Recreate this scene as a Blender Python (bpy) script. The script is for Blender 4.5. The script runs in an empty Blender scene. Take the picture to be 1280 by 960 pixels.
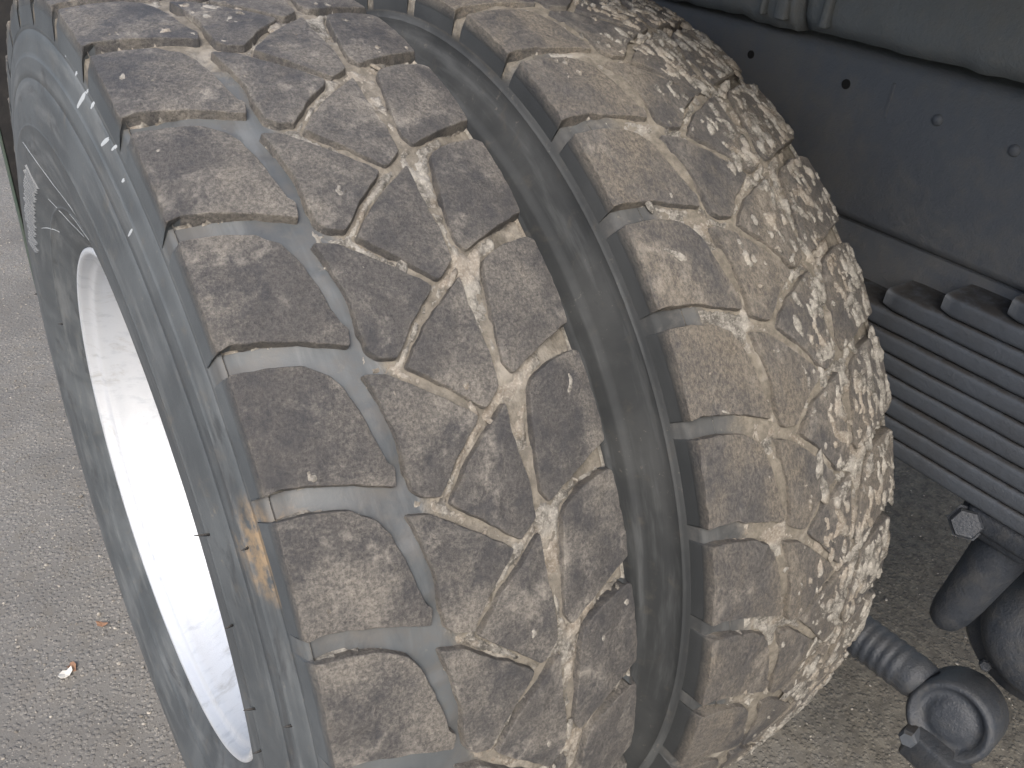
import bpy, bmesh, math, random
from mathutils import Vector, Matrix, noise as mn
R = math.radians
PI = math.pi
random.seed(7)
scene = bpy.context.scene
COL = scene.collection

# ------------------------------------------------------------------ camera
cam_d = bpy.data.cameras.new('camera')
cam = bpy.data.objects.new('camera', cam_d)
COL.objects.link(cam)
RW = Matrix(((0.8188, -0.5692, 0.0748), (-0.255, -0.4773, -0.8409), (0.5144, 0.6695, -0.536)))
right, down, fwd = (Vector(RW[i]).normalized() for i in range(3))
m = Matrix((right, -down, -fwd)).transposed().to_4x4()
m.translation = Vector((-0.2505, -0.804, 1.1961))
cam.matrix_world = m
cam_d.sensor_width = 36.0
cam_d.lens = 1083.37 / 1280.0 * 36.0
cam_d.clip_start = 0.02
cam_d.clip_end = 500
scene.camera = cam

# ------------------------------------------------------------------ light
SUN_AZ, SUN_EL = R(216), R(43)        # azimuth measured from +Y clockwise: from behind the camera and to its left
world = bpy.data.worlds.new('World')
scene.world = world
world.use_nodes = True
wt = world.node_tree
sky = wt.nodes.new('ShaderNodeTexSky')
sky.sky_type = 'NISHITA'
sky.sun_disc = False
sky.sun_elevation = SUN_EL
sky.sun_rotation = SUN_AZ
sky.air_density = 1.0
sky.dust_density = 4.0
sky.ozone_density = 1.0
bg = wt.nodes['Background']
bg.inputs['Strength'].default_value = 0.15
wt.links.new(sky.outputs[0], bg.inputs['Color'])
sd = bpy.data.lights.new('sun', 'SUN')
sd.energy = 1.5
sd.angle = R(28)
sd.color = (1.0, 0.985, 0.96)
sun = bpy.data.objects.new('sun', sd)
COL.objects.link(sun)
to_sun = Vector((math.sin(SUN_AZ) * math.cos(SUN_EL), math.cos(SUN_AZ) * math.cos(SUN_EL), math.sin(SUN_EL)))
sun.rotation_euler = to_sun.to_track_quat('Z', 'Y').to_euler()
scene.view_settings.view_transform = 'Standard'
scene.view_settings.look = 'None'
scene.view_settings.exposure = 0.72
scene.view_settings.gamma = 1.0
scene.view_settings.use_curve_mapping = False

# ------------------------------------------------------------------ helpers
def link(name, me, mat=None, parent=None, loc=(0, 0, 0)):
    o = bpy.data.objects.new(name, me)
    COL.objects.link(o)
    o.location = loc
    if parent:
        o.parent = parent
    if mat and me and not me.materials:
        me.materials.append(mat)
    return o

def tag(o, label=None, cat=None, group=None, kind=None):
    for k, v in (('label', label), ('category', cat), ('group', group), ('kind', kind)):
        if v:
            o[k] = v
    return o

def pymesh(name, v, f, smooth=True):
    me = bpy.data.meshes.new(name)
    me.from_pydata(v, [], f)
    me.update()
    if smooth:
        me.polygons.foreach_set('use_smooth', [True] * len(me.polygons))
    return me

def bm_mesh(name, bm, smooth=False):
    bmesh.ops.recalc_face_normals(bm, faces=bm.faces[:])
    me = bpy.data.meshes.new(name)
    bm.to_mesh(me)
    bm.free()
    if smooth:
        me.polygons.foreach_set('use_smooth', [True] * len(me.polygons))
    return me

def box(bm, lo, hi, bevel=0.0, seg=2, mat=None):
    r = bmesh.ops.create_cube(bm, size=1.0)
    vs = r['verts']
    c = [(a + b) / 2 for a, b in zip(lo, hi)]
    s = [b - a for a, b in zip(lo, hi)]
    for v in vs:
        v.co = Vector((v.co.x * s[0] + c[0], v.co.y * s[1] + c[1], v.co.z * s[2] + c[2]))
        if mat:
            v.co = mat @ v.co
    if bevel:
        es = list({e for v in vs for e in v.link_edges})
        bmesh.ops.bevel(bm, geom=es, offset=bevel, segments=seg, affect='EDGES', profile=0.5)

def lathe(bm, prof, axis_o, axis_d, n=32, cap=True):
    """revolve (distance along axis, radius) around an axis"""
    d = Vector(axis_d).normalized()
    a = d.orthogonal().normalized()
    b = d.cross(a)
    o = Vector(axis_o)
    rings = []
    for t, r in prof:
        rings.append([bm.verts.new(o + d * t + (a * math.cos(2 * PI * i / n) + b * math.sin(2 * PI * i / n)) * r) for i in range(n)])
    for k in range(len(rings) - 1):
        for i in range(n):
            bm.faces.new((rings[k][i], rings[k][(i + 1) % n], rings[k + 1][(i + 1) % n], rings[k + 1][i]))
    if cap:
        bm.faces.new(rings[0][::-1])
        bm.faces.new(rings[-1])

# ------------------------------------------------------------------ node helpers
class NT:
    def __init__(self, name):
        self.mat = bpy.data.materials.new(name)
        self.mat.use_nodes = True
        self.t = self.mat.node_tree
        self.b = self.t.nodes['Principled BSDF']
    def node(self, ty, **kw):
        n = self.t.nodes.new(ty)
        for k, v in kw.items():
            setattr(n, k, v)
        return n
    def set(self, sock, v):
        if hasattr(v, 'is_output') or isinstance(v, bpy.types.NodeSocket):
            self.t.links.new(v, sock)
        elif v is not None:
            if isinstance(v, (tuple, list)) and len(v) == 3 and sock.type == 'RGBA':
                v = (*v, 1)
            sock.default_value = v
    def math(self, op, a, b=None, c=None, clamp=False):
        n = self.node('ShaderNodeMath', operation=op, use_clamp=clamp)
        self.set(n.inputs[0], a)
        if b is not None: self.set(n.inputs[1], b)
        if c is not None: self.set(n.inputs[2], c)
        return n.outputs[0]
    def mix(self, f, a, b, blend='MIX'):
        n = self.node('ShaderNodeMix', data_type='RGBA', blend_type=blend)
        self.set(n.inputs[0], f); self.set(n.inputs[6], a); self.set(n.inputs[7], b)
        return n.outputs[2]
    def step(self, v, lo, hi, a=0.0, b=1.0):
        n = self.node('ShaderNodeMapRange', interpolation_type='SMOOTHSTEP')
        self.set(n.inputs[0], v)
        for i, q in enumerate((lo, hi, a, b)):
            n.inputs[i + 1].default_value = q
        return n.outputs[0]
    def noise(self, vec, scale, detail=6, rough=0.6, dist=0.0):
        n = self.node('ShaderNodeTexNoise')
        self.set(n.inputs['Vector'], vec)
        n.inputs['Scale'].default_value = scale
        n.inputs['Detail'].default_value = detail
        n.inputs['Roughness'].default_value = rough
        n.inputs['Distortion'].default_value = dist
        return n.outputs[0]
    def voro(self, vec, scale, feature='F1'):
        n = self.node('ShaderNodeTexVoronoi', feature=feature)
        self.set(n.inputs['Vector'], vec)
        n.inputs['Scale'].default_value = scale
        return n
    def pos(self):
        return self.node('ShaderNodeNewGeometry').outputs['Position']
    def sep(self, v):
        n = self.node('ShaderNodeSeparateXYZ'); self.set(n.inputs[0], v); return n.outputs
    def comb(self, x, y, z):
        n = self.node('ShaderNodeCombineXYZ')
        for i, q in enumerate((x, y, z)): self.set(n.inputs[i], q)
        return n.outputs[0]
    def cyl(self, sx=1.0, st=1.0):
        """(x, arc length, radius) about the axle, in metres"""
        p = self.sep(self.pos())
        z = self.math('SUBTRACT', p[2], ZC)
        ny = self.math('MULTIPLY', p[1], -1.0)
        th = self.math('ARCTAN2', z, ny)
        r = self.math('SQRT', self.math('ADD', self.math('MULTIPLY', z, z), self.math('MULTIPLY', ny, ny)))
        return self.comb(self.math('MULTIPLY', p[0], sx), self.math('MULTIPLY', th, 0.53 * st), r), p[0], th, r
    def bump(self, h, strength, dist, normal=None):
        n = self.node('ShaderNodeBump')
        n.inputs['Strength'].default_value = strength
        n.inputs['Distance'].default_value = dist
        self.set(n.inputs['Height'], h)
        if normal is not None: self.set(n.inputs['Normal'], normal)
        return n.outputs[0]
    def out(self, col, rough, normal=None, metallic=0.0, spec=None):
        self.set(self.b.inputs['Base Color'], col)
        self.set(self.b.inputs['Roughness'], rough)
        self.set(self.b.inputs['Metallic'], metallic)
        if spec is not None: self.set(self.b.inputs['Specular IOR Level'], spec)
        if normal is not None: self.set(self.b.inputs['Normal'], normal)
        return self.mat

ZC = 0.535          # axle height
W = 0.1226          # half tread width
RC, RS = 0.5345, 0.5237   # crown and shoulder radius
NPITCH = 36
PIT = 2 * PI / NPITCH
DUAL = 0.3343       # spacing of the two wheels
DEPTH = 0.0075      # groove depth

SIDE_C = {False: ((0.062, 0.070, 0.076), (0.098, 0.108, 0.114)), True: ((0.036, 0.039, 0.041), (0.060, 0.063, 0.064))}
DUST = (0.205, 0.178, 0.150)
MUD = (0.200, 0.180, 0.148)
PALE = (0.40, 0.37, 0.32)

def mat_block(name, amount, streak, inner=False):
    n = NT(name)
    c, x, th, r = n.cyl(1.0, streak)
    big = n.noise(c, 16, 4, 0.6, 0.5)
    big2 = n.noise(c, 33, 5, 0.65)
    mid = n.noise(c, 95, 6, 0.75)
    fine = n.noise(c, 420, 6, 0.8)
    grit = n.noise(c, 1300, 3, 0.8)
    wall = n.node('ShaderNodeAttribute', attribute_name='wall').outputs['Fac']
    clean = n.math('SUBTRACT', 1.0, wall)
    # bare worn rubber, scuffed greyer here and there
    base = n.mix(n.step(fine, 0.30, 0.70), (0.054, 0.052, 0.052), (0.134, 0.126, 0.118))
    base = n.mix(n.step(big2, 0.42, 0.66, 0.0, 0.75), base, (0.050, 0.051, 0.056))
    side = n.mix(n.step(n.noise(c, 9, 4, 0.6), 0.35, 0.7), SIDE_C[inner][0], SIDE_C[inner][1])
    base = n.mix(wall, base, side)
    # thin film of dust, thick in soft patches
    s = n.math('ADD', n.math('MULTIPLY', big, 1.0), n.math('ADD', n.math('MULTIPLY', mid, 0.35), n.math('MULTIPLY', fine, 0.30)))
    mask = n.math('MULTIPLY', n.step(s, 0.72 - amount, 1.12 - amount), clean)
    dust = n.mix(n.step(fine, 0.34, 0.66), (0.140, 0.128, 0.112), (0.310, 0.285, 0.246)) if not inner else n.mix(n.step(fine, 0.34, 0.66), (0.105, 0.092, 0.076), (0.250, 0.218, 0.172))  # inner wheel: more golden dust, with its shade put into a darker colour
    col = n.mix(n.math('MULTIPLY', mask, 0.85), base, dust)
    pale = n.math('MULTIPLY', n.math('MULTIPLY', n.step(n.noise(c, 22, 5, 0.7, 0.8), 0.50, 0.72), n.step(mid, 0.40, 0.62)), clean)
    col = n.mix(n.math('MULTIPLY', pale, 0.4 if inner else 0.65), col, (0.41, 0.378, 0.328))
    crust = n.math('MULTIPLY', n.math('MULTIPLY', n.step(n.noise(c, 120, 8, 0.8, 0.5), 0.63 - amount * 0.3, 0.68 - amount * 0.3), n.step(fine, 0.42, 0.55)), clean)
    att = n.node('ShaderNodeAttribute', attribute_name='edge').outputs['Fac']
    edge = n.math('MULTIPLY', n.math('MULTIPLY', att, clean), n.step(n.noise(c, 60, 6, 0.7), 0.46, 0.62))
    col = n.mix(n.math('MULTIPLY', crust, 0.6), col, MUD)
    col = n.mix(n.math('MULTIPLY', edge, 0.45), col, MUD)
    spk = n.step(grit, 0.64, 0.72)
    col = n.mix(n.math('MULTIPLY', n.math('MULTIPLY', spk, clean), 0.55), col, PALE)
    pit = n.math('MULTIPLY', n.step(n.noise(c, 700, 4, 0.8), 0.42, 0.34), clean)
    col = n.mix(n.math('MULTIPLY', pit, 0.6), col, (0.030, 0.028, 0.029))
    h = n.math('ADD', n.math('MULTIPLY', mid, 0.9), n.math('ADD', n.math('MULTIPLY', fine, 1.0), n.math('ADD', n.math('MULTIPLY', crust, 0.3), n.math('MULTIPLY', grit, 0.4))))
    h = n.math('MULTIPLY', h, n.math('ADD', n.math('MULTIPLY', clean, 0.88), 0.12))
    nm = n.bump(h, 0.85, 0.0022)
    return n.out(col, n.step(mask, 0, 1, 0.55, 0.9), nm, 0, 0.4)

def mat_tyre(name, x0, muddy):
    """sidewalls, shoulder and the groove floors"""
    n = NT(name)
    c, x, th, r = n.cyl()
    u = n.math('SUBTRACT', x, x0)
    big = n.noise(c, 9, 4, 0.6)
    mid = n.noise(c, 45, 6, 0.65, 0.3)
    fine = n.noise(c, 300, 4, 0.7)
    # stretched wipe marks round the sidewall
    c2, _, _, _ = n.cyl(1.0, 0.12)
    wipe = n.noise(c2, 60, 4, 0.6)
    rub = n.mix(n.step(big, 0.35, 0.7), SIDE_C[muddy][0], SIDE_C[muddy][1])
    rub = n.mix(n.math('MULTIPLY', n.step(wipe, 0.48, 0.72), 0.6 if not muddy else 0.3), rub, (0.160, 0.168, 0.170))
    c3, _, _, _ = n.cyl(1.0, 0.3)
    rub = n.mix(n.math('MULTIPLY', n.step(n.noise(c3, 26, 6, 0.7, 0.6), 0.56, 0.66), 0.6), rub, (0.042, 0.045, 0.048))
    rub = n.mix(n.math('MULTIPLY', n.math('MULTIPLY', n.step(n.noise(c, 120, 6, 0.75), 0.60, 0.68), n.step(big, 0.45, 0.6)), 0.55), rub, (0.19, 0.175, 0.15))
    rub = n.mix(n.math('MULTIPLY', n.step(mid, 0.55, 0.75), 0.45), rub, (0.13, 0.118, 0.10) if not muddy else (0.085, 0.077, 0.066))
    # packed mud lies in the grooves, thin at the outer end of the cross grooves
    floor = n.math('MULTIPLY', n.step(r, 0.496, 0.504), 1.0)
    lat = n.step(u, -0.055, -0.005) if not muddy else n.step(u, -0.125, -0.045)
    up = n.step(th, 1.05, 1.45)
    amt = n.math('MAXIMUM', lat, up)
    mask = n.math('MULTIPLY', floor, n.step(n.math('ADD', n.math('MULTIPLY', mid, 0.6), amt), 0.62, 0.98))
    mudc = n.mix(n.step(n.noise(c, 110, 6, 0.7), 0.35, 0.68), (0.125, 0.113, 0.094), MUD)
    mudc = n.mix(n.math('MULTIPLY', n.step(n.noise(c, 28, 4), 0.54, 0.70), 0.45), mudc, PALE)
    film = n.math('MULTIPLY', floor, n.step(n.noise(c, 38, 6, 0.7), 0.40, 0.66, 0.1, 0.75))
    rub = n.mix(film, rub, (0.098, 0.095, 0.090))
    col = n.mix(mask, rub, mudc)
    if x0 == 0:
        # rust coloured clay smear on the outer shoulder
        p = n.pos()
        q = n.node('ShaderNodeVectorMath', operation='DISTANCE')
        n.set(q.inputs[0], p); q.inputs[1].default_value = SMEAR
        sm = n.math('ADD', q.outputs['Value'], n.math('MULTIPLY', n.math('SUBTRACT', mid, 0.5), 0.05))
        smm = n.step(sm, 0.016, 0.046, 1.0, 0.0)
        col = n.mix(n.math('MULTIPLY', smm, n.step(n.noise(c, 70, 5, 0.7), 0.35, 0.6)), col, (0.255, 0.190, 0.122))
    h = n.math('ADD', n.math('MULTIPLY', mid, n.math('ADD', n.math('MULTIPLY', mask, 1.2), 0.12)), n.math('MULTIPLY', fine, n.math('ADD', n.math('MULTIPLY', mask, 0.5), 0.10)))
    nm = n.bump(h, 0.6, 0.003)
    rough = n.math('ADD', n.math('MULTIPLY', mask, 0.35), n.step(big, 0.3, 0.7, 0.44, 0.58))
    if muddy:
        rough = n.math('ADD', n.math('MULTIPLY', mask, 0.1), 0.82)
    return n.out(col, rough, nm, 0, 0.25 if muddy else 0.45)

def mat_mud(name, dark=0.0):
    n = NT(name)
    c, x, th, r = n.cyl()
    a = n.noise(c, 60, 6, 0.7)
    f = n.noise(c, 420, 5, 0.7)
    col = n.mix(n.step(a, 0.36, 0.64), (0.080, 0.075, 0.067), (0.285, 0.270, 0.240))
    col = n.mix(n.math('MULTIPLY', n.step(n.noise(c, 22, 3), 0.48, 0.62), 0.5), col, (0.235, 0.195, 0.15))
    col = n.mix(n.math('MULTIPLY', n.step(f, 0.45, 0.7), 0.4), col, (0.50, 0.475, 0.42))
    nm = n.bump(n.math('ADD', a, n.math('MULTIPLY', f, 0.5)), 0.7, 0.002)
    return n.out(col, 0.95, nm, 0, 0.2)

def mat_rim():
    n = NT('silver_paint')
    c, x, th, r = n.cyl()
    a = n.noise(c, 700, 3, 0.6)
    b = n.noise(c, 30, 5, 0.65)
    col = n.mix(n.step(b, 0.5, 0.75), (0.60, 0.625, 0.66), (0.47, 0.50, 0.54))
    grime = n.step(n.noise(c, 14, 7, 0.75, 0.6), 0.54, 0.72)
    col = n.mix(n.math('MULTIPLY', grime, 0.5), col, (0.30, 0.29, 0.27))
    chip = n.step(n.noise(c, 160, 5, 0.75), 0.70, 0.74)
    col = n.mix(n.math('MULTIPLY', chip, 0.7), col, (0.16, 0.13, 0.11))
    nm = n.bump(n.math('ADD', a, n.math('MULTIPLY', b, 0.6)), 0.35, 0.0012)
    return n.out(col, n.step(b, 0.3, 0.7, 0.36, 0.5), nm, 0.35)

def mat_paint(name, base, dust=0.35, rough=0.42, bumpd=0.0012, dustc=(0.105, 0.095, 0.08), topd=0.5):
    n = NT(name)
    p = n.pos()
    big = n.noise(p, 9, 4, 0.6)
    mid = n.noise(p, 60, 6, 0.65)
    fine = n.noise(p, 420, 4, 0.7)
    nz = n.sep(n.node('ShaderNodeNewGeometry').outputs['Normal'])[2]
    m1 = n.math('MULTIPLY', n.step(n.math('ADD', n.math('MULTIPLY', big, 0.5), n.math('MULTIPLY', mid, 0.5)), 0.42, 0.66), dust)
    top = n.math('MULTIPLY', n.step(nz, 0.5, 0.95), n.step(mid, 0.2, 0.6))
    m = n.math('MAXIMUM', m1, n.math('MULTIPLY', top, topd))
    col = n.mix(m, base, dustc)
    col = n.mix(n.math('MULTIPLY', n.step(fine, 0.66, 0.78), 0.4), col, (0.2, 0.19, 0.17))
    nm = n.bump(n.math('ADD', n.math('MULTIPLY', mid, 0.7), n.math('MULTIPLY', fine, 0.35)), 0.6, bumpd)
    return n.out(col, n.math('ADD', n.math('MULTIPLY', m, 0.4), rough), nm, 0, 0.45)

def mat_ground():
    n = NT('asphalt')
    p = n.pos()
    v1 = n.voro(p, 120)
    v2 = n.voro(p, 260)
    big = n.noise(p, 2.2, 5, 0.6)
    mid = n.noise(p, 22, 6, 0.7)
    fine = n.noise(p, 330, 4, 0.7)
    bw = n.node('ShaderNodeRGBToBW'); n.set(bw.inputs[0], v1.outputs['Color'])
    bw2 = n.node('ShaderNodeRGBToBW'); n.set(bw2.inputs[0], v2.outputs['Color'])
    stone = n.mix(bw.outputs[0], (0.145, 0.139, 0.130), (0.32, 0.304, 0.275))
    inside = n.step(v1.outputs['Distance'], 0.25, 0.5, 1.0, 0.0)
    col = n.mix(n.math('MULTIPLY', inside, n.step(bw.outputs[0], 0.42, 0.62)), (0.195, 0.188, 0.174), stone)
    ins2 = n.math('MULTIPLY', n.step(v2.outputs['Distance'], 0.2, 0.42, 1.0, 0.0), n.step(bw2.outputs[0], 0.66, 0.76))
    col = n.mix(ins2, col, (0.46, 0.43, 0.38))
    ins3 = n.math('MULTIPLY', n.step(v2.outputs['Distance'], 0.2, 0.5, 1.0, 0.0), n.step(bw2.outputs[0], 0.36, 0.26))
    col = n.mix(n.math('MULTIPLY', ins3, 0.7), col, (0.055, 0.052, 0.05))
    col = n.mix(n.math('MULTIPLY', n.step(mid, 0.45, 0.7), 0.4), col, (0.18, 0.160, 0.128))
    col = n.mix(n.step(big, 0.3, 0.7, 0.0, 0.6), col, (0.12, 0.114, 0.106))
    # oily brown dirt under the chassis
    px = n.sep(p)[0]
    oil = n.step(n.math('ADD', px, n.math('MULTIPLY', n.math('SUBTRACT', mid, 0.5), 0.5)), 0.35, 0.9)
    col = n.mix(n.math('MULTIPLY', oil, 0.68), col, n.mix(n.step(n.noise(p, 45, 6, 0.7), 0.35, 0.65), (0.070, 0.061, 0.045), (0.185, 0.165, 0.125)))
    h = n.math('ADD', n.math('MULTIPLY', inside, 0.8), n.math('ADD', n.math('MULTIPLY', ins2, 0.5), n.math('ADD', n.math('MULTIPLY', fine, 0.5), n.math('MULTIPLY', mid, 0.8))))
    nm = n.bump(h, 0.7, 0.0022)
    return n.out(col, 0.9, nm, 0, 0.3)

SMEAR = (-0.1345, -0.412, 0.812)
M_BLOCK = mat_block('tread_rubber', 0.0, 1.0)
M_BLOCK_IN = mat_block('shaded_muddy_tread_rubber', 0.06, 0.6, True)
M_TYRE = mat_tyre('sidewall_rubber', 0.0, False)
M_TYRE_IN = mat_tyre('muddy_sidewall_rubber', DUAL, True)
M_MUD = mat_mud('dried_mud')
M_RIM = mat_rim()
M_RAIL = mat_paint('grey_black_chassis_paint', (0.080, 0.089, 0.102), 0.7, 0.55, 0.003, (0.118, 0.118, 0.114))
M_BODY = mat_paint('weathered_grey_body_paint', (0.125, 0.140, 0.150), 0.5, 0.6, 0.004, (0.17, 0.165, 0.15))
M_SPRING = mat_paint('blue_black_spring_paint', (0.064, 0.073, 0.086), 0.25, 0.5, 0.0025, (0.030, 0.027, 0.024), 0.9)
M_AXLE = mat_paint('glossy_black_paint', (0.034, 0.040, 0.050), 0.6, 0.34, 0.005, (0.082, 0.080, 0.074), 0.3)
M_FLAP = mat_paint('black_rubber', (0.012, 0.012, 0.013), 0.15, 0.6)
M_EDGE = mat_paint('lit_rubber_edge', (0.05, 0.075, 0.06), 0.3, 0.6)  # light caught by the flap's edge, painted in as a paler green
M_GROUND = mat_ground()
n = NT('hole_shade'); M_HOLE = n.out((0.004, 0.004, 0.004), 0.9)  # solid near-black for discs on the rail: a hole's shade as colour
n = NT('pale_scuff'); M_SCUFF = n.out((0.42, 0.45, 0.47), 0.8)
n = NT('emboss_rubber'); M_EMB = n.out((0.16, 0.17, 0.18), 0.55)
n = NT('pebble_stone'); pp = n.pos(); M_PEB = n.out(n.mix(n.step(n.noise(pp, 60, 3), 0.35, 0.65), (0.14, 0.125, 0.105), (0.42, 0.39, 0.34)), 0.9)
n = NT('dead_leaf'); pp = n.pos(); M_LEAF = n.out(n.mix(n.noise(pp, 200, 3), (0.20, 0.105, 0.065), (0.30, 0.18, 0.11)), 0.8)
n = NT('paper_scrap'); M_PAPER = n.out((0.62, 0.60, 0.55), 0.85)

# ------------------------------------------------------------------ ground
def build_ground():
    v, f = [], []
    def grid(x0, x1, y0, y1, nx, ny, dz):
        b = len(v)
        for j in range(ny + 1):
            for i in range(nx + 1):
                x = x0 + (x1 - x0) * i / nx; y = y0 + (y1 - y0) * j / ny
                e = min(i, nx - i, j, ny - j)
                z = dz * mn.fractal(Vector((x * 14, y * 14, 0)), 1.0, 2.0, 4) if e > 0 else 0.0
                v.append((x, y, min(z, 0.003)))
        for j in range(ny):
            for i in range(nx):
                a = b + j * (nx + 1) + i
                f.append((a, a + 1, a + nx + 2, a + nx + 1))
    grid(-1.6, 3.0, -1.2, 3.4, 184, 184, 0.004)
    # the yard runs on around the detailed part
    B = 40
    for x0, x1, y0, y1 in ((-B, -1.6, -B, B), (3.0, B, -B, B), (-1.6, 3.0, -B, -1.2), (-1.6, 3.0, 3.4, B)):
        b = len(v)
        v.extend([(x0, y0, 0), (x1, y0, 0), (x1, y1, 0), (x0, y1, 0)])
        f.append((b, b + 1, b + 2, b + 3))
    o = link('ground', pymesh('ground', v, f), M_GROUND)
    tag(o, 'worn grey asphalt yard with pale stones under the truck', kind='structure')
build_ground()

# ------------------------------------------------------------------ tread geometry
# block outlines of one pitch: (across the tread in metres, along it in pitches)
BLK = {
 'L': [(-.1235, .0), (-.100, -.022), (-.079, -.085), (-.066, -.19), (-.0592, -.32), (-.0535, -.55), (-.0502, -.75), (-.0480, -.88),
       (-.0440, -.925), (-.0475, -1.045), (-.0745, -.935), (-.100, -.855), (-.1160, -.822), (-.1255, -.838)],
 'A': [(-.0465, -.24), (-.0300, -.29), (-.0165, -.41), (.0035, -.565), (.0170, -.69), (.0225, -.745), (.0185, -.80), (.0100, -.88), (-.0010, -.985),
       (-.0095, -1.085), (-.0205, -1.212), (-.0313, -1.182), (-.0382, -1.115), (-.0393, -.95), (-.0382, -.767), (-.0402, -.60), (-.0430, -.42)],
 'B': [(.0455, .285), (.0238, .115), (.0066, -.011), (-.0054, -.144), (-.0170, -.275), (-.0057, -.385), (.0023, -.459), (.0152, -.595), (.0273, -.715),
       (.0300, -.722), (.0447, -.60), (.0465, -.34), (.0448, -.115), (.0440, .09)],
 'R': [(.0724, .396), (.0933, .486), (.1160, .517), (.1235, .497), (.1245, .166), (.1250, -.08), (.1235, -.257), (.0947, -.372),
       (.0580, -.540), (.0530, -.439), (.0555, -.233), (.0615, .094), (.0675, .327)],
}
TH_REF = 0.80683
def rr(u):
    return RC - (RC - RS) * min(abs(u / W), 1.25) ** 2.2
def shear_fn(u, sh):
    t = max(0.0, min(1.0, (u + 0.02) / 0.10))
    return sh * t * t * (3 - 2 * t)

def outline(key, sh):
    S = PIT * 0.53
    p = [Vector((u, (t + shear_fn(u, sh)) * S)) for u, t in BLK[key]]
    for _ in range(2):                       # round the corners a little
        q = []
        for i in range(len(p)):
            a, b = p[i], p[(i + 1) % len(p)]
            k = min(0.25, 0.0013 / max((b - a).length, 1e-6))
            q += [a.lerp(b, k), a.lerp(b, 1 - k)]
        p = q
    out = []
    for i in range(len(p)):
        a, b = p[i], p[(i + 1) % len(p)]
        k = max(1, int(math.ceil((b - a).length / 0.0075)))
        out += [a.lerp(b, q / k) for q in range(k)]
    cn = sum(out, Vector((0, 0))) / len(out)
    return [q + (cn - q).normalized() * 0.0006 for q in out]

def signed_area(p):
    return 0.5 * sum(p[i].x * p[(i + 1) % len(p)].y - p[(i + 1) % len(p)].x * p[i].y for i in range(len(p)))

def inset(p, d):
    s = 1 if signed_area(p) > 0 else -1
    out = []
    for i in range(len(p)):
        t = (p[(i + 1) % len(p)] - p[i - 1]).normalized()
        out.append(p[i] + Vector((-t.y, t.x)) * s * d)
    return out

def toward(p, c, d):
    return [q + (c - q).normalized() * d for q in p]

def block_mesh(key, sh, seed, wear):
    rnd = random.Random(seed)
    off = Vector((rnd.uniform(0, 50), rnd.uniform(0, 50), rnd.uniform(0, 50)))
    p = outline(key, sh)
    # chipped edge
    p = [q + Vector((mn.noise(Vector((q.x * 130, q.y * 130, 0)) + off), mn.noise(Vector((q.x * 130, q.y * 130, 9)) + off))) * wear for q in p]
    cen = sum(p, Vector((0, 0))) / len(p)
    N = len(p)
    def P(q, dep, rough=0.0):
        u, th = q.x, TH_REF + q.y / 0.53
        r = rr(u) - dep
        if rough:
            r += rough * mn.fractal(Vector((u * 70, q.y * 70, 3)) + off, 0.9, 2.0, 3)
        return (u, -r * math.cos(th), r * math.sin(th))
    rings = []
    outer = inset(p, -0.0012)
    base = []
    for q in outer:                          # foot of the wall; at the shoulder it runs down on to the sidewall
        if abs(q.x) > 0.117:
            sgn = 1 if q.x > 0 else -1
            th = TH_REF + q.y / 0.53
            r = 0.4965
            base.append((sgn * 0.1266, -r * math.cos(th), r * math.sin(th)))
        else:
            base.append(P(q, DEPTH + (0.010 if abs(q.x) > 0.075 else 0.003)))
    rings.append(base)
    mid = []
    for q, b in zip(inset(p, -0.0003), p):
        if abs(q.x) > 0.117:
            sgn = 1 if q.x > 0 else -1
            th = TH_REF + q.y / 0.53
            r = 0.5120
            mid.append((sgn * 0.1254, -r * math.cos(th), r * math.sin(th)))
        else:
            mid.append(P(q, 0.0035))
    rings.append(mid)
    rings.append([P(q, 0.0008) for q in p])
    rings.append([P(q, 0.0001, 0.0002) for q in toward(p, cen, 0.0006)])
    rings.append([P(q, 0.0, 0.0005) for q in toward(p, cen, 0.0040)])
    for s in (0.70, 0.36):
        rings.append([P(cen.lerp(q, s), 0.0, 0.0012) for q in p])
    v = [co for rg in rings for co in rg]
    v.append(P(cen, 0.0, 0.0012))
    f = []
    rev = signed_area(p) > 0
    for k in range(len(rings) - 1):
        for i in range(N):
            a, b = k * N + i, k * N + (i + 1) % N
            q = (a, b, b + N, a + N)
            f.append(q if not rev else q[::-1])
    k = (len(rings) - 1) * N
    for i in range(N):
        q = (k + i, k + (i + 1) % N, len(v) - 1)
        f.append(q if not rev else q[::-1])
    me = pymesh('tread_block', v, f)
    at = me.attributes.new('edge', 'FLOAT', 'POINT')
    lev = (1.0, 0.9, 0.8, 0.5, 0.15, 0.0, 0.0)
    at.data.foreach_set('value', [lev[i // N] if i < N * len(rings) else 0.0 for i in range(len(v))])
    wl = me.attributes.new('wall', 'FLOAT', 'POINT')
    wl.data.foreach_set('value', [1.0 if (i < 2 * N and abs(p[i % N].x) > 0.116) else 0.0 for i in range(len(v))])
    # outward normals
    bm = bmesh.new(); bm.from_mesh(me); bmesh.ops.recalc_face_normals(bm, faces=bm.faces[:])
    fc = max(bm.faces, key=lambda q: (Vector((0, q.calc_center_median().y, q.calc_center_median().z)).length))
    cm = fc.calc_center_median()
    if fc.normal.dot(Vector((0, cm.y, cm.z))) < 0:
        bmesh.ops.reverse_faces(bm, faces=bm.faces[:])
    for e in bm.edges:
        if all(N * 2 <= q.index < N * 3 for q in e.verts) or all(N * 3 <= q.index < N * 4 for q in e.verts):
            e.smooth = False
    bm.to_mesh(me); bm.free()
    return me

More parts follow.
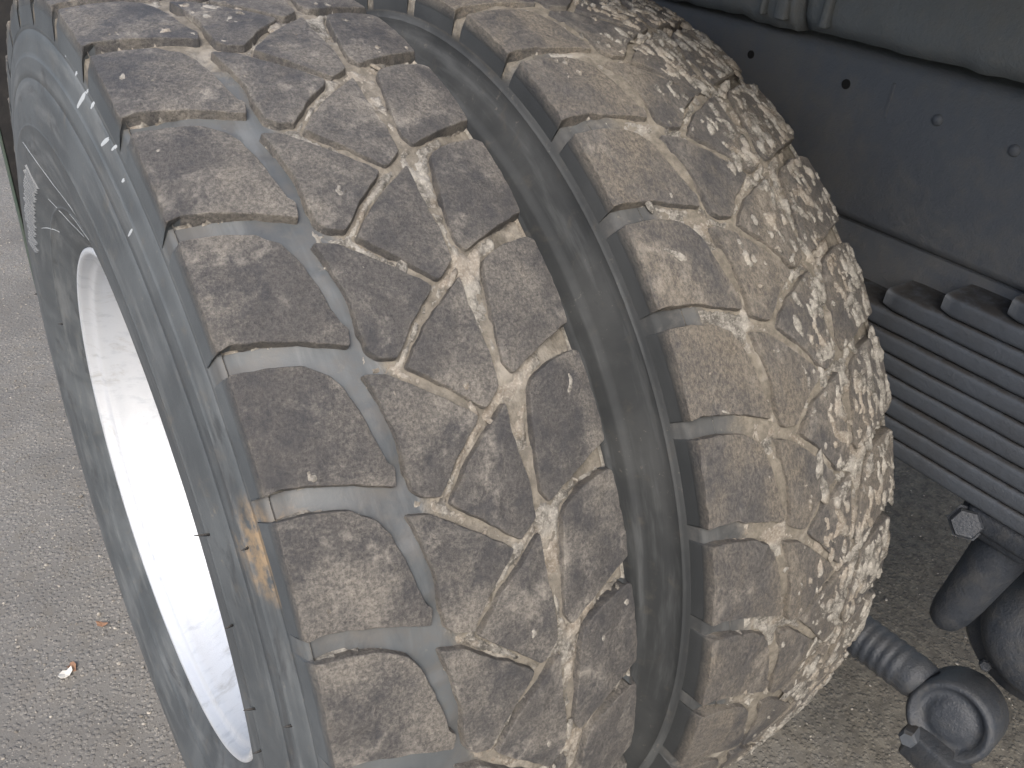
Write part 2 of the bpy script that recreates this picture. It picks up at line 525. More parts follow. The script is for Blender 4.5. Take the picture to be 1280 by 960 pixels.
def in_poly(x, y, p):
    c = False
    j = len(p) - 1
    for i in range(len(p)):
        if (p[i].y > y) != (p[j].y > y) and x < (p[j].x - p[i].x) * (y - p[i].y) / (p[j].y - p[i].y) + p[i].x:
            c = not c
        j = i
    return c

# sidewall: (half width, radius); small ribs are moulded rings
SIDE = [(.1180, .5140), (.1228, .5130), (.1240, .5090), (.1250, .5030), (.1262, .4970), (.1271, .4938), (.1267, .4933), (.1275, .4926), (.1292, .4840), (.1312, .4750), (.1321, .4712),
        (.1325, .4709), (.1327, .4700), (.1329, .4690), (.1340, .4600), (.1350, .4535), (.1346, .4530), (.1352, .4524), (.1366, .4440),
        (.1392, .4320), (.1412, .4210), (.1423, .4140), (.1425, .4128), (.1429, .4122), (.1429, .4110), (.1427, .4104),
        (.1431, .4000), (.1429, .3880), (.1415, .3740), (.1386, .3600), (.1338, .3470), (.1307, .3350), (.1302, .3335), (.1308, .3328), (.1304, .3310), (.1292, .3300), (.1258, .3180),
        (.1218, .3080), (.1180, .2990), (.1150, .2930), (.1110, .2885), (.1080, .2860)]
# the inner tyre bulges further, squeezed against its neighbour
SIDE_IN = [(.1180, .5140), (.1228, .5130), (.1242, .5085), (.1258, .5010), (.1275, .4950), (.1283, .4925), (.1289, .4921), (.1291, .4912), (.1288, .4906), (.1325, .4800), (.1362, .4700),
        (.1395, .4610), (.1418, .4560), (.1450, .4550), (.1462, .4520), (.1492, .4420), (.1500, .4395), (.1508, .4393), (.1525, .4300), (.1545, .4180), (.1552, .4050), (.1545, .3880),
        (.1525, .3700), (.1490, .3550), (.1440, .3400), (.1375, .3250), (.1305, .3120), (.1230, .3000), (.1150, .2930), (.1110, .2885), (.1080, .2860)]

def tyre_mesh(name, sh, phase, fill, seed):
    SIDE_ = SIDE_IN if fill else SIDE
    NT_, NU = NPITCH * 26, 46
    polys = {k: outline(k, sh) for k in BLK}
    S = PIT * 0.53
    off = Vector((seed * 3.1, seed * 1.7, 5))
    v, f = [], []
    cols = [-0.1180 + 0.2360 * i / NU for i in range(NU + 1)]
    for j in range(NT_):
        th = 2 * PI * j / NT_
        cs, sn = math.cos(th), math.sin(th)
        prof = [(-a, b) for a, b in SIDE_[:0:-1]]
        for u in cols:
            dep = DEPTH + (0.0045 if u < 0 else 0.0075) * max(0.0, min(1.0, (abs(u) - 0.080) / 0.030))
            # tie bars: raised steps in the long grooves between shoulder and centre blocks
            t = ((th - TH_REF) / PIT - phase) % 1.0
            tl = (t - 1) if t > 0 else t
            if -.058 < u < -.036 and .12 < t < .55:
                dep -= 0.0022
            if .040 < u < .066 and .45 < (t - sh) % 1.0 < .9:
                dep -= 0.0022
            if abs(u) < .034 and .30 < t < .52:
                dep -= 0.002
            n1 = mn.fractal(Vector((u * 45, th * 22, 0)) + off, 0.8, 2.0, 3)
            n2 = mn.noise(Vector((u * 12, th * 5, 7)) + off)
            w = max(0.0, min(1.0, (u + 0.085) / 0.06)) if not fill else 1.0
            up = max(0.0, min(1.0, (th - 1.0) / 0.5))
            w = max(w, up) if th < 4 else w
            lift = max(0.0, 0.0012 + 0.0018 * n1 + 0.0018 * n2 + (0.0015 if fill else 0)) * w
            ed = max(0.0, 1 - max(0.0, abs(u) - 0.105) / 0.013)
            prof.append((u, rr(u) * ed + 0.5140 * (1 - ed) - (dep - lift) * ed))
        prof += SIDE_[1:]
        for u, r in prof:
            v.append((u, -r * cs, r * sn))
    n = len(prof)
    for j in range(NT_):
        a, b = j * n, ((j + 1) % NT_) * n
        for i in range(n - 1):
            f.append((a + i, b + i, b + i + 1, a + i + 1))
    me = pymesh(name, v, f)
    return me

def rim_mesh():
    # (x towards the outside is negative, radius): both flanges, barrel
    prof = [(-.1040, .2840), (-.1065, .2890), (-.1100, .2905), (-.1135, .2893), (-.1152, .2862), (-.1142, .2832), (-.1110, .2812), (-.1060, .2802),
            (-.1030, .2788), (-.1010, .2740), (-.0985, .2715), (-.0900, .2700), (-.0820, .2690), (-.0700, .2640), (-.0560, .2560), (-.0420, .2520), (.0200, .2500), (.0600, .2520), (.0900, .2640),
            (.1010, .2740), (.1110, .2810), (.1152, .2862), (.1100, .2905), (.1040, .2840), (.0900, .2790), (.0560, .2660), (-.0420, .2620), (-.0900, .2790)]
    NT_ = 160
    v, f = [], []
    for j in range(NT_):
        th = 2 * PI * j / NT_
        for x, r in prof:
            v.append((x, -r * math.cos(th), r * math.sin(th)))
    n = len(prof)
    for j in range(NT_):
        a, b = j * n, ((j + 1) % NT_) * n
        for i in range(n):
            f.append((a + i, a + (i + 1) % n, b + (i + 1) % n, b + i))
    return pymesh('rim', v, f)

def disc_mesh(x):
    """dished wheel disc with ten hand holes"""
    NT_ = 120
    prof = [(x - .02, .2515), (x - .012, .235), (x + .0, .215), (x + .008, .185), (x + .010, .160), (x + .012, .150), (x + .012, .1425)]
    v, f = [], []
    for j in range(NT_):
        th = 2 * PI * j / NT_
        for a, r in prof:
            v.append((a, -r * math.cos(th), r * math.sin(th)))
    n = len(prof)
    for j in range(NT_):
        hole = (j % 12) in (4, 5, 6, 7)
        a, b = j * n, ((j + 1) % NT_) * n
        for i in range(n - 1):
            if hole and i in (2,):
                continue
            f.append((a + i, b + i, b + i + 1, a + i + 1))
    me = pymesh('wheel_disc', v, f)
    return me

def nut_mesh():
    bm = bmesh.new()
    lathe(bm, [(0.0, .018), (-.004, .020), (-.004, .016), (-.020, .016), (-.024, .013)], (0, 0, 0), (1, 0, 0), 6)
    return bm_mesh('wheel_nut', bm)

truck = tag(link('truck', None), 'truck rear with dual muddy wheels, dark frame and leaf spring', 'truck')
truck.location = (0.60, 0, 0)
TL = Vector(truck.location)

def make_wheel(x0, phase, sh, m_t, m_b, fill, seed, label, dx_disc, wear):
    w = link('wheel', None, None, truck)
    w['label'] = label
    w.location = Vector((x0, 0, ZC)) - TL
    ty = link('tyre', tyre_mesh('tyre', sh, phase, fill, seed), m_t, w)
    for key in 'LABR':
        variants = [block_mesh(key, sh, seed * 100 + q * 7 + ord(key), wear) for q in range(4)]
        for me in variants:
            me.materials.append(m_b)
        for k in range(NPITCH):
            o = link('tread_block', random.choice(variants), None, w)
            o.rotation_euler = ((k - phase) * PIT, 0, 0)
    rm = link('rim', rim_mesh(), M_RIM, w)
    ds = link('wheel_disc', disc_mesh(dx_disc), M_RIM, w)
    nm = nut_mesh(); nm.materials.append(M_AXLE)
    if x0 == 0:
        for k in range(10):
            a = 2 * PI * k / 10
            link('wheel_nut', nm, None, w, (dx_disc + .010, -.1675 * math.cos(a), .1675 * math.sin(a)))
    return w, w

outer, tyre_o = make_wheel(0.0, 0.0, 0.0, M_TYRE, M_BLOCK, False, 1, 'outer truck wheel with silver rim and dusty blocky tread, nearest the open asphalt', 0.115, 0.0011)
PH_IN, SH_IN = 0.45, -0.19
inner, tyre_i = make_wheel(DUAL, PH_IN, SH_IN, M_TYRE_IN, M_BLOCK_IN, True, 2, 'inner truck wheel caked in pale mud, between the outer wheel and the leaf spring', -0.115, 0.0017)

# ------------------------------------------------------------------ dried mud stuck on the tyres
def mud_flakes(name, parent, phase, sh, count, fn, size, hgt, mat, seed, on_top=True):
    rnd = random.Random(seed)
    polys = []
    S = PIT * 0.53
    for k in BLK:
        p = outline(k, sh)
        for d in (-1, 0, 1):
            polys.append([Vector((q.x, q.y + d * S)) for q in p])
    v, f = [], []
    made = 0
    while made < count:
        u = rnd.uniform(-0.122, 0.123); th = rnd.uniform(-0.9, 2.6)
        if rnd.random() > fn(u, th):
            continue
        t = ((th - TH_REF) / PIT - phase + 0.5) % 1.0 - 0.5
        top = any(in_poly(u, t * S, p) for p in polys)
        if not on_top and top:
            continue
        made += 1
        ln = size * rnd.uniform(0.5, 1.5) ** 1.5
        wd = ln * rnd.uniform(0.22, 0.5)
        ang = rnd.gauss(0, 0.6) + (0.25 if u > 0.02 else -0.1)
        h = hgt * rnd.uniform(0.5, 1.6)
        r0 = rr(u) - (0.0003 if top else DEPTH - 0.005)
        N = 9
        b = len(v)
        ca, sa = math.cos(ang), math.sin(ang)
        for rad, hh in ((1.12, -0.0015), (0.85, h * 0.75), (0.45, h)):
            for i in range(N):
                a = 2 * PI * i / N
                jit = rnd.uniform(0.65, 1.3)
                lx, ly = math.cos(a) * wd * rad * jit, math.sin(a) * ln * rad * jit
                uu, ss = u + lx * ca - ly * sa, lx * sa + ly * ca
                t2 = th + ss / 0.53
                r = min(rr(uu), rr(u) + .001) - rr(u) + r0 + hh * (rnd.uniform(0.6, 1.2) if hh > 0 else 1)
                v.append((uu, -r * math.cos(t2), r * math.sin(t2)))
        for k in range(2):
            for i in range(N):
                f.append((b + k * N + i, b + (k + 1) * N + i, b + (k + 1) * N + (i + 1) % N, b + k * N + (i + 1) % N))
        f.append(tuple(b + 2 * N + i for i in range(N))[::-1])
    o = link(name, pymesh(name, v, f), mat, parent)
    o['kind'] = 'stuff'
    return o

def mud_shell(name, parent, phase, sh, u0, u1, t0, t1, res, thick, mat, seed):
    """caked mud as one uneven crust over blocks and grooves; it dips below the rubber where the tyre is bare"""
    S = PIT * 0.53
    off = Vector((seed * 7.3, seed * 2.9, seed))
    nu, nt = int((u1 - u0) / res), int((t1 - t0) * 0.53 / (res * 1.25))
    pols = []
    for k in BLK:
        p = inset(outline(k, sh), 0.0010)
        for d in (-1, 0, 1):
            q = [Vector((a.x, a.y + d * S)) for a in p]
            if max(a.y for a in q) > -.52 * S and min(a.y for a in q) < .52 * S:
                pols.append((min(a.x for a in q), max(a.x for a in q), min(a.y for a in q), max(a.y for a in q), q))
    fat = []
    for a, c, d, e, q in pols:
        g = inset(q, -0.0030)
        fat.append((min(h.x for h in g), max(h.x for h in g), min(h.y for h in g), max(h.y for h in g), g))
    NB = 84
    tab = []
    for i in range(nu + 1):
        u = u0 + (u1 - u0) * i / nu
        row = []
        for b in range(NB):
            y = ((b + .5) / NB - .5) * S
            hit = lambda P_: any(a <= u <= c and d <= y <= e and in_poly(u, y, q) for a, c, d, e, q in P_)
            row.append(2 if hit(pols) else (1 if hit(fat) else 0))
        tab.append(row)
    v, f = [], []
    for j in range(nt + 1):
        th = t0 + (t1 - t0) * j / nt
        t = ((th - TH_REF) / PIT - phase + .5) % 1.0
        b = min(NB - 1, int(t * NB))
        for i in range(nu + 1):
            u = u0 + (u1 - u0) * i / nu
            top = tab[i][b] == 2
            gap = tab[i][b] == 1
            s_ = th * 0.53
            k = thick(u, th, top, s_, off)
            if not top and abs(u) > 0.088:
                k -= 0.012
            if gap:
                k = -0.005
            if i in (0, nu) or j in (0, nt):
                k = -0.003
            r = rr(u) - (0 if top else DEPTH - 0.003) + k
            v.append((u, -r * math.cos(th), r * math.sin(th)))
    for j in range(nt):
        for i in range(nu):
            a = j * (nu + 1) + i
            f.append((a, a + nu + 1, a + nu + 2, a + 1))
    o = link(name, pymesh(name, v, f), mat, parent)
    o['kind'] = 'stuff'
    return o

def plateau(v, lo, hi):
    t = max(0.0, min(1.0, (v - lo) / (hi - lo)))
    return t * t * (3 - 2 * t)
def thick_in(u, th, top, s, off):
    w = max(0.0, min(1.0, (u + 0.045) / 0.085))
    slant = s + 0.35 * u
    wob = 0.006 * mn.noise(Vector((u * 60, s * 60, 2)) + off)
    a = mn.fractal(Vector(((u + wob) * 130, slant * 62, 0)) + off, 0.8, 2.1, 3)
    b = mn.noise(Vector((u * 45, slant * 26, 4)) + off)
    c = mn.noise(Vector((u * 16, s * 12, 8)) + off)
    d = mn.fractal(Vector((u * 420, s * 330, 1)) + off, 0.8, 2.0, 2)
    e = a * 0.8 + b * 0.55 + c * 0.35 + 0.75 * w - 0.72
    k = -0.0022 + 0.0040 * plateau(e, -0.02, 0.16) + 0.0013 * plateau(e, 0.3, 0.6) + 0.00045 * d
    if not top:
        k += 0.0016
    return max(-0.003 if top else -0.010, min(k, 0.0034))
def thick_out(u, th, top, s, off):
    up = max(0.0, min(1.0, (th - 1.15) / 0.45))
    w = max(0.0, min(1.0, (u + 0.05) / 0.03))
    a = mn.fractal(Vector((u * 110, s * 85, 0)) + off, 0.8, 2.1, 4)
    b = mn.noise(Vector((u * 30, s * 20, 4)) + off)
    if top:
        k = 0.0022 * a + 0.0012 * b - 0.0022 + 0.0013 * up
    else:
        k = 0.0025 * a + 0.0030 * b - 0.0026 + 0.0020 * max(w, up) - 0.004 * (1 - max(w, up))
    return max(-0.003 if top else -0.010, min(k, 0.0026))
mud_shell('caked_mud', tyre_i, PH_IN, SH_IN, -0.10, 0.1235, -0.55, 2.2, 0.0017, thick_in, M_MUD, 5)
mud_shell('caked_mud', tyre_o, 0.0, 0.0, -0.121, 0.1225, -0.55, 2.2, 0.0018, thick_out, M_MUD, 6)
mud_flakes('mud_clods', tyre_i, PH_IN, SH_IN, 260, lambda u, th: 1.0 if u > 0.0 else 0.10, 0.0080, 0.0016, M_MUD, 5)
mud_flakes('mud_clods', tyre_o, 0.0, 0.0, 34, lambda u, th: 1.0 if u > -0.030 else 0.0, 0.0075, 0.0008, M_MUD, 8, False)

# ------------------------------------------------------------------ marks on the outer sidewall
def side_r(r):
    pts = sorted((b, a) for a, b in SIDE)
    for (r0, a0), (r1, a1) in zip(pts, pts[1:]):
        if r0 <= r <= r1:
            return a0 + (a1 - a0) * (r - r0) / max(r1 - r0, 1e-9)
    return 0.14
def on_side(r, th, lift=0.0):
    return Vector((-(side_r(r) + lift), -r * math.cos(th), r * math.sin(th)))

def strip(name, pts, wid, lift, mat, parent):
    """thin raised line lying on the sidewall; pts are (radius, angle)"""
    v, f = [], []
    n = len(pts)
    for i, (r, th) in enumerate(pts):
        a = pts[max(i - 1, 0)]; b = pts[min(i + 1, n - 1)]
        d = on_side(*b) - on_side(*a)
        nrm = Vector((-1, 0, 0))
        s = d.cross(nrm).normalized() * wid * (0.35 + 0.65 * math.sin(PI * (i + .5) / n))
        c = on_side(r, th)
        v += [c - s, c + nrm * lift, c + s]
    for i in range(n - 1):
        a = i * 3
        f += [(a, a + 3, a + 4, a + 1), (a + 1, a + 4, a + 5, a + 2)]
    o = link(name, pymesh(name, v, f), mat, parent)
    return o

def lerp_pts(a, b, n, bow=0.0):
    return [(a[0] + (b[0] - a[0]) * i / n + bow * math.sin(PI * i / n), a[1] + (b[1] - a[1]) * i / n) for i in range(n + 1)]
for a, b, wd in (((.506, 1.445), (.496, 1.46), .0018), ((.508, 1.37), (.493, 1.40), .0022), ((.498, 1.33), (.474, 1.375), .0026), ((.497, 1.30), (.489, 1.312), .0016),
                 ((.492, 1.225), (.478, 1.25), .0020), ((.500, 1.19), (.488, 1.21), .0014), ((.487, 1.15), (.482, 1.157), .0014), ((.470, 1.09), (.458, 1.10), .0012)):
    strip('scuff_mark', lerp_pts(a, b, 5), wd, 0.0004, M_SCUFF, tyre_o)
for a, b, bow in (((.402, 2.02), (.338, 1.46), -.010), ((.352, 1.62), (.333, 1.47), 0), ((.330, 1.80), (.310, 1.60), .002), ((.345, 2.05), (.305, 1.80), -.004), ((.350, 2.40), (.318, 2.20), .0)):
    strip('scratch', lerp_pts(a, b, 14, bow), 0.00055, 0.0003, M_SCUFF, tyre_o)

def lettering():
    """worn serrated lettering band moulded on the sidewall; too worn to read"""
    rnd = random.Random(4)
    bm = bmesh.new()
    th = 2.08
    while th < 2.62:
        w = rnd.uniform(0.012, 0.020)
        r0, r1 = 0.357 + rnd.uniform(0, .004), 0.387 - rnd.uniform(0, .006)
        pts = [(r0, th), (r1, th + .008), (r1 - .003, th + w), (r0 + .004, th + w * .8)]
        lo = [bm.verts.new(on_side(r, t, -0.001)) for r, t in pts]
        hi = [bm.verts.new(on_side(r + (.001 if i in (0, 3) else -.001), t, 0.0022)) for i, (r, t) in enumerate(pts)]
        bm.faces.new(hi)
        for i in range(4):
            bm.faces.new((lo[i], lo[(i + 1) % 4], hi[(i + 1) % 4], hi[i]))
        th += w + rnd.uniform(0.004, 0.010)
    o = link('raised_lettering', bm_mesh('raised_lettering', bm), M_EMB, tyre_o)
    o['label'] = 'worn pale band of raised lettering on the sidewall'
lettering()

# little moulding hairs of rubber on the bulge of the sidewall
def hair(r, th, ln, tilt):
    v = on_side(r, th)
    bm = bmesh.new()
    d = Vector((-1.0, 0.25 * tilt, 0.15)).normalized()
    lathe(bm, [(-.001, .0011), (ln * .5, .0008), (ln, .0003)], v, d, 5)
    link('rubber_hair', bm_mesh('rubber_hair', bm, True), M_FLAP, tyre_o)
for r, th, ln, tl in ((.418, .62, .010, 1), (.414, .46, .006, -1), (.416, .30, .008, 1), (.411, .20, .006, 0), (.415, .05, .009, 1), (.470, .33, .005, 1), (.474, .60, .005, -1), (.330, 2.9, .006, 1), (.425, 2.95, .005, 0)):
    hair(r, th, ln, tl)

# ------------------------------------------------------------------ mud flap behind the wheels
def mud_flap():
    o = link('mud_flap', None, None, truck)
    o['label'] = 'black rubber mud flap hanging behind the wheels'
    o.location = Vector((0.19, 0.66, 0.25)) - TL
    v, f = [], []
    nx, nz = 20, 24
    for s in (0, 1):
        for j in range(nz + 1):
            for i in range(nx + 1):
                x = -0.305 + 0.66 * i / nx; z = 1.05 * j / nz
                y = 0.012 * s + 0.010 * math.sin(x * 9 + z * 2) * (1 - z / 1.05)
                v.append((x, y, z))
    n = (nx + 1) * (nz + 1)
    for j in range(nz):
        for i in range(nx):
            a = j * (nx + 1) + i
            f.append((a, a + 1, a + nx + 2, a + nx + 1))
            f.append((n + a, n + a + nx + 1, n + a + nx + 2, n + a + 1))
    for i in range(nx):
        f.append((i, n + i, n + i + 1, i + 1))
        k = nz * (nx + 1) + i
        f.append((k, k + 1, n + k + 1, n + k))
    link('rubber_sheet', pymesh('rubber_sheet', v, f, False), M_FLAP, o)
    bm = bmesh.new()
    box(bm, (-0.309, -0.004, 0.0), (-0.3055, 0.014, 1.05), 0.001, 1)
    link('lit_edge_strip', bm_mesh('lit_edge_strip', bm), M_EDGE, o)
    bm = bmesh.new()
    box(bm, (-0.31, -0.012, 1.02), (0.36, -0.0005, 1.06), 0.002, 1)
    link('clamp_bar', bm_mesh('clamp_bar', bm), M_RAIL, o)
mud_flap()

# ------------------------------------------------------------------ truck chassis and body
ch = link('chassis', None, None, truck)
ch.location = (0, 0, 0)
def dome(name, parent, loc, r, h, mat):
    bm = bmesh.new()
    lathe(bm, [(0.004, r), (0, r), (-h * .5, r * .86), (-h * .85, r * .5), (-h, r * .12)], (0, 0, 0), (1, 0, 0), 16)
    return link(name, bm_mesh(name, bm, True), mat, parent, loc)
def frame_rail():
    # C-shaped rail: web with rounded bends to flanges that turn inwards
    prof = [(0.085, .8580), (0.012, .8580), (0.0035, .8615), (0.0, .8700), (0.0, 1.020), (0.0035, 1.0275), (0.012, 1.031), (0.085, 1.031),
            (0.085, 1.024), (0.014, 1.024), (0.007, 1.018), (0.007, .872), (0.014, .865), (0.085, .865)]
    ys = [-1.6 + 3.2 * i / 80 for i in range(81)]
    v, f = [], []
    for y in ys:
        for x, z in prof:
            d = 0.0012 * mn.noise(Vector((x * 4, y * 7, z * 9)))
            v.append((x + d, y, z))
    n = len(prof)
    for j in range(80):
        for i in range(n):
            f.append((j * n + i, j * n + (i + 1) % n, (j + 1) * n + (i + 1) % n, (j + 1) * n + i))
    rail = link('frame_rail', pymesh('frame_rail', v, f), M_RAIL, ch)
    for y, z, r in ((-.2345, .996, .0052), (-.0992, .9974, .0046)):
        bm = bmesh.new()
        lathe(bm, [(0.0045, r), (-0.0012, r)], (0, 0, 0), (1, 0, 0), 18)
        link('bolt_hole_disc', bm_mesh('bolt_hole_disc', bm), M_HOLE, ch, (0, y, z))
    for y, z in ((-.346, .988), (-.4276, .982)):
        dome('rivet', ch, (0.0006, y, z), .0062, .0042, M_RAIL)
        dome('rivet', ch, (0.0030, y + .001, z), .0125, .0036, M_RAIL)
    bm = bmesh.new()
    box(bm, (-.0008, -.291, .975), (.001, -.287, 1.010), .0006, 1)
    link('weld_bead', bm_mesh('weld_bead', bm), M_RAIL, ch)
frame_rail()

def sill(y0, y1, z0, z1, xo, rough, name='body_sill'):
    """sheet metal sill with a dented lower edge"""
    ny, nz = max(4, int((y1 - y0) / .008)), 14
    v, f = [], []
    for s in (0, 1):
        for j in range(ny + 1):
            y = y0 + (y1 - y0) * j / ny
            for k in range(nz + 1):
                t = k / nz
                z = z0 + (z1 - z0) * t
                e = rough * mn.fractal(Vector((y * 30, z * 22, xo * 50)), 0.9, 2.0, 3)
                x = xo + e * 0.9 + (0.010 * max(0, 1 - t / 0.12) ** 2 if s == 0 else 0.03)
                if s == 1: x = xo + 0.04
                zz = z + (rough * 1.0 * mn.noise(Vector((y * 40, 3, xo * 30))) if k < 2 else 0)
                v.append((x, y, zz))
    n = (ny + 1) * (nz + 1)
    for j in range(ny):
        for k in range(nz):
            a = j * (nz + 1) + k
            f.append((a, a + nz + 1, a + nz + 2, a + 1))
            f.append((n + a, n + a + 1, n + a + nz + 2, n + a + nz + 1))
        a = j * (nz + 1)
        f.append((a, n + a, n + a + nz + 1, a + nz + 1))
    for j in (0, ny):
        for k in range(nz):
            a = j * (nz + 1) + k
            f.append((a, a + 1, n + a + 1, n + a) if j == 0 else (a, n + a, n + a + 1, a + 1))
    return link(name, pymesh(name, v, f), M_BODY, ch)
sill(-.165, .9, 1.036, 1.24, -.022, .0045)
sill(-1.6, -.172, 1.040, 1.24, -.014, .0022)
def straps():
    for y, w, xo in ((-.150, .016, -.031), (-.122, .007, -.028), (-.200, .010, -.021)):
        bm = bmesh.new()
        box(bm, (xo, y - w / 2, 1.046), (xo + .012, y + w / 2, 1.238), .003, 2)
        link('sill_strap', bm_mesh('sill_strap', bm, True), M_BODY, ch)
straps()
bm = bmesh.new()
box(bm, (-.36, -1.6, 1.245), (1.9, 1.8, 1.30), .004, 1)
link('unseen_shade_bed', bm_mesh('unseen_shade_bed', bm), M_RAIL, ch)  # unseen bed floor, added overhead to shade the frame and inner wheel

bm = bmesh.new()
box(bm, (.010, -1.5, .665), (.018, 1.2, .8575), .002, 1)
link('inner_plate', bm_mesh('inner_plate', bm), M_RAIL, ch)
# ------------------------------------------------------------------ leaf spring
sp = link('leaf_spring', None, None, truck)
sp.location = Vector((0.605, -0.45, 0.648)) - TL
def spring_leaf(i, z, th, y_far, sag):
    # section with rounded edges; slight camber along the length
    hw, e = 0.045 + 0.0012 * ((i * 7) % 3 - 1), th * 0.27
    prof = []
    for cx, cz, a0 in ((hw - e, th - e, 0), (-hw + e, th - e, 90), (-hw + e, e, 180), (hw - e, e, 270)):
        for k in range(5):
            a = R(a0 + 22.5 * k)
            prof.append((cx + e * math.cos(a), cz + e * math.sin(a)))
    y0 = -1.25
    ny = 60
    v, f = [], []
    n = len(prof)
    for j in range(ny + 1):
        t = j / ny
        y = y0 + (y_far - y0) * t
        s = 1.0
        if j == ny: s = 0.90
        zc = sag * ((y + 0.45) / 0.8) ** 2
        for x, zz in prof:
            d = 0.0006 * mn.noise(Vector((x * 30, y * 60, z * 40)))
            v.append((x * s + d, y + 0.45, (zz - th / 2) * s + th / 2 + z + zc + d))
    for j in range(ny):
        for k in range(n):
            f.append((j * n + k, j * n + (k + 1) % n, (j + 1) * n + (k + 1) % n, (j + 1) * n + k))
    f.append(tuple(range(n))); f.append(tuple(ny * n + k for k in range(n))[::-1])
    link('leaf', pymesh('leaf', v, f), M_SPRING, sp)
ends = [.45, .40, .33, .25, .16, .06, -.10, -.372, -.432, -.492]
LT = 0.0221
for i, ye in enumerate(ends):
    spring_leaf(i, i * LT, LT - 0.0012, ye, 0.02)

# ------------------------------------------------------------------ spring clamp: bolted bracket and arm under the spring
br = link('spring_bracket', None, None, truck)
L = Vector((0.62, -0.56, 0.60))
br.location = L - TL
def lb(*p): return tuple(Vector(p) - L)
bm = bmesh.new()
box(bm, lb(.568, -.72, .618), lb(.660, -.530, .647), .008, 3)
link('clamp_plate', bm_mesh('clamp_plate', bm, True), M_AXLE, br)
def tube(name, pts, mat, parent, n=20):
    """lofted round bar through (point, radius)"""
    bm = bmesh.new()
    rings = []
    for i, (c, r) in enumerate(pts):
        a = Vector(pts[max(i - 1, 0)][0]); b = Vector(pts[min(i + 1, len(pts) - 1)][0])
        d = (b - a).normalized()
        x = d.cross(Vector((0.2, 1, 0.1))).normalized(); y = d.cross(x)
        rings.append([bm.verts.new(Vector(c) + (x * math.cos(2 * PI * k / n) + y * math.sin(2 * PI * k / n)) * r) for k in range(n)])
    for k in range(len(rings) - 1):
        for i in range(n):
            bm.faces.new((rings[k][i], rings[k][(i + 1) % n], rings[k + 1][(i + 1) % n], rings[k + 1][i]))
    bm.faces.new(rings[0]); bm.faces.new(rings[-1][::-1])
    return link(name, bm_mesh(name, bm, True), mat, parent)
tube('arm', [(lb(.64, -.60, .72), .046), (lb(.63, -.582, .668), .042), (lb(.618, -.572, .630), .036), (lb(.613, -.566, .59), .029), (lb(.611, -.560, .55), .0265), (lb(.610, -.554, .51), .0245), (lb(.610, -.549, .482), .0225), (lb(.610, -.546, .466), .0185), (lb(.610, -.5445, .458), .012), (lb(.610, -.544, .456), .004)], M_AXLE, br)
bm = bmesh.new()
lathe(bm, [(.03, .016), (0.002, .016), (0.002, .0195), (-.003, .0195), (-.003, .0165), (-.014, .0165), (-.017, .0145), (-.0175, .004)], lb(.572, -.536, .622), (.85, .30, -.42), 6)
link('hex_bolt', bm_mesh('hex_bolt', bm), M_AXLE, br)
bm = bmesh.new()
box(bm, lb(.578, -.600, .604), lb(.640, -.520, .646), .008, 2)
link('bolt_boss', bm_mesh('bolt_boss', bm, True), M_AXLE, br)

# ------------------------------------------------------------------ round trunnion housing
hs = link('trunnion_housing', None, None, truck)
hs.location = Vector((0.69, -0.637, 0.475)) - TL
bm = bmesh.new()
lathe(bm, [(.20, .085), (.05, .090), (.035, .100), (.015, .100), (.0, .094), (-.006, .080), (-.020, .076), (-.034, .066), (-.040, .045), (-.042, .01)], (0, 0, 0), (.92, .25, -.25), 40)
link('drum', bm_mesh('drum', bm, True), M_AXLE, hs)
for k in range(6):
    a = 2 * PI * k / 6 + .3
    d = Vector((.92, .25, -.25)).normalized(); e1 = d.orthogonal().normalized(); e2 = d.cross(e1)
    c = (e1 * math.cos(a) + e2 * math.sin(a)) * .089
    bm = bmesh.new()
    lathe(bm, [(.01, .008), (-.004, .008), (-.007, .006)], c, d, 6)
    link('cover_bolt', bm_mesh('cover_bolt', bm), M_AXLE, hs)

# ------------------------------------------------------------------ torque rod with ribbed sleeve and eye
tr = link('torque_rod', None, None, truck)
L2 = Vector((0.60, -0.60, 0.36))
tr.location = L2 - TL
def l2(*p): return tuple(Vector(p) - L2)
prof = [(-.45, .020), (-.03, .020), (-.025, .026)]
t = -.025
for k in range(7):
    prof += [(t + .002, .0272), (t + .0055, .0279), (t + .009, .0272), (t + .0105, .0262)]
    t += .0125
prof += [(t + .004, .0268), (t + .012, .0272), (t + .03, .024)]
bm = bmesh.new()
lathe(bm, [(a, r) for a, r in prof], l2(.60, -.472, .368), (0.0, -1, .04), 28)
link('ribbed_sleeve', bm_mesh('ribbed_sleeve', bm, True), M_AXLE, tr)
bm = bmesh.new()
lathe(bm, [(.055, .044), (.045, .049), (-.014, .049), (-.020, .046), (-.022, .041), (-.012, .036), (-.010, .028), (-.013, .024), (-.015, .015), (-.015, .003)], l2(.595, -.605, .362), (.93, .12, -.35), 36)
link('eye', bm_mesh('eye', bm, True), M_AXLE, tr)
bm = bmesh.new()
mt = Matrix.Translation(Vector(l2(.566, -.640, .322))) @ Matrix.Rotation(R(2), 4, 'X')
box(bm, (-.014, -.11, -.026), (.014, .060, .016), .005, 2, mt)
link('pin_bar', bm_mesh('pin_bar', bm, True), M_AXLE, tr)
bm = bmesh.new()
lathe(bm, [(.01, .011), (-.010, .011), (-.014, .008)], l2(.553, -.585, .336), (1, .2, -.3), 6)
link('pin_bolt', bm_mesh('pin_bolt', bm), M_SPRING, tr)

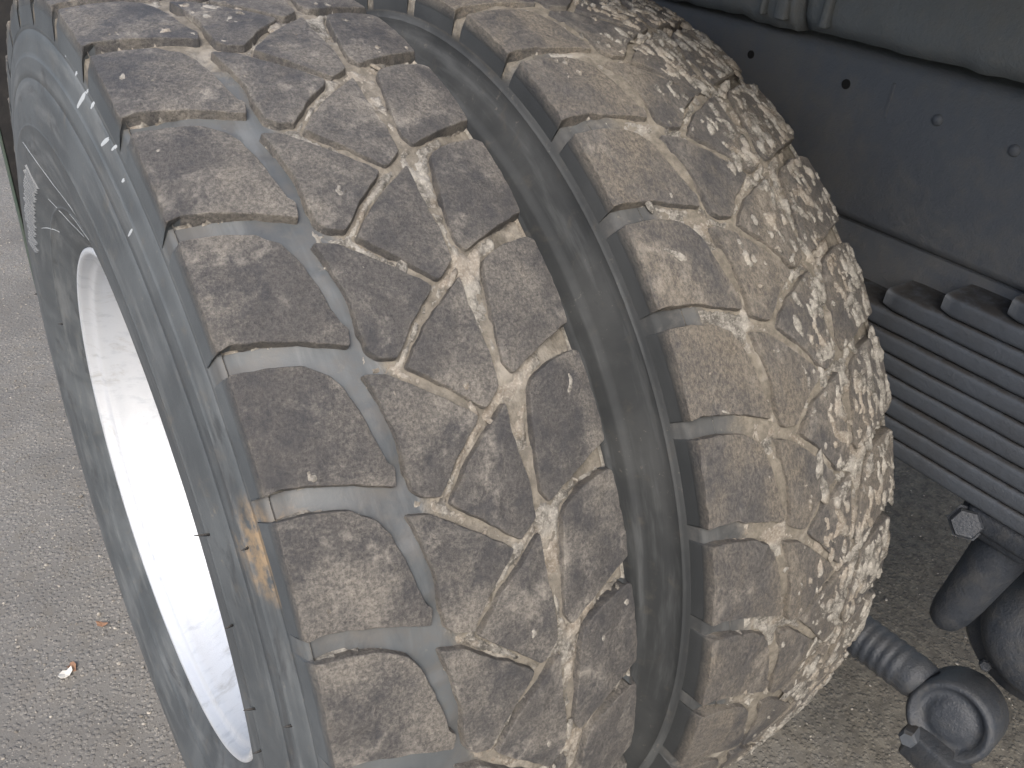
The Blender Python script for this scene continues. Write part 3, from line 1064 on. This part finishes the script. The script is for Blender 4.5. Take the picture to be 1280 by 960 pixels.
# ------------------------------------------------------------------ litter and loose stones on the asphalt
def pebbles(count, seed):
    rnd = random.Random(seed)
    v, f = [], []
    base = bmesh.new(); bmesh.ops.create_icosphere(base, subdivisions=1, radius=1.0)
    bv = [q.co.copy() for q in base.verts]; bf = [tuple(q.index for q in p.verts) for p in base.faces]
    base.free()
    for _ in range(count):
        if rnd.random() < 0.72:
            x, y = rnd.uniform(-.75, .05), rnd.uniform(0.0, 2.6)
        else:
            x, y = rnd.uniform(.55, 1.8), rnd.uniform(-.65, .5)
        s = rnd.uniform(.0009, .0030) * (1.6 if rnd.random() < .05 else 1)
        b = len(v)
        rz = rnd.uniform(0, 6.3); c, sn = math.cos(rz), math.sin(rz)
        sx, sy, sz = rnd.uniform(.7, 1.4), rnd.uniform(.6, 1.1), rnd.uniform(.35, .7)
        for q in bv:
            k = 1 + rnd.uniform(-.18, .18)
            px, py = q.x * s * sx * k, q.y * s * sy * k
            v.append((x + px * c - py * sn, y + px * sn + py * c, q.z * s * sz * k + s * .25))
        f += [tuple(b + i for i in t) for t in bf]
    o = link('gravel', pymesh('gravel', v, f, False), M_PEB)
    tag(o, 'loose pale grit scattered over the asphalt', 'gravel', kind='stuff')
pebbles(3200, 3)

def scrap(name, x, y, sx, sy, rz, mat, label, cat, curl, seed):
    rnd = random.Random(seed)
    bm = bmesh.new()
    n = 9
    top = []; bot = []
    for i in range(n):
        a = 2 * PI * i / n
        k = rnd.uniform(.65, 1.2)
        px, py = math.cos(a) * sx * k, math.sin(a) * sy * k
        z = curl * (px / sx) ** 2 + rnd.uniform(0, .0015)
        p = Matrix.Rotation(rz, 3, 'Z') @ Vector((px, py, z))
        bot.append(bm.verts.new(p)); top.append(bm.verts.new(p + Vector((0, 0, .0012))))
    cb = bm.verts.new((0, 0, .0002)); ct = bm.verts.new((0, 0, .0016))
    for i in range(n):
        j = (i + 1) % n
        bm.faces.new((top[i], top[j], ct)); bm.faces.new((bot[j], bot[i], cb)); bm.faces.new((bot[i], bot[j], top[j], top[i]))
    o = link(name, bm_mesh(name, bm), mat, None, (x, y, .003))
    tag(o, label, cat)
scrap('paper_scrap', -.241, .314, .011, .008, .5, M_PAPER, 'small white scrap lying on the asphalt left of the wheel', 'scrap', .004, 2)
scrap('dead_leaf', -.228, .322, .006, .011, .2, M_LEAF, 'tiny brown leaf bit touching the white scrap on the asphalt', 'leaf', .003, 5)
scrap('dead_leaf', -.167, .391, .012, .005, -.6, M_LEAF, 'reddish brown leaf bit alone on the asphalt close to the outer wheel', 'leaf', .005, 9)
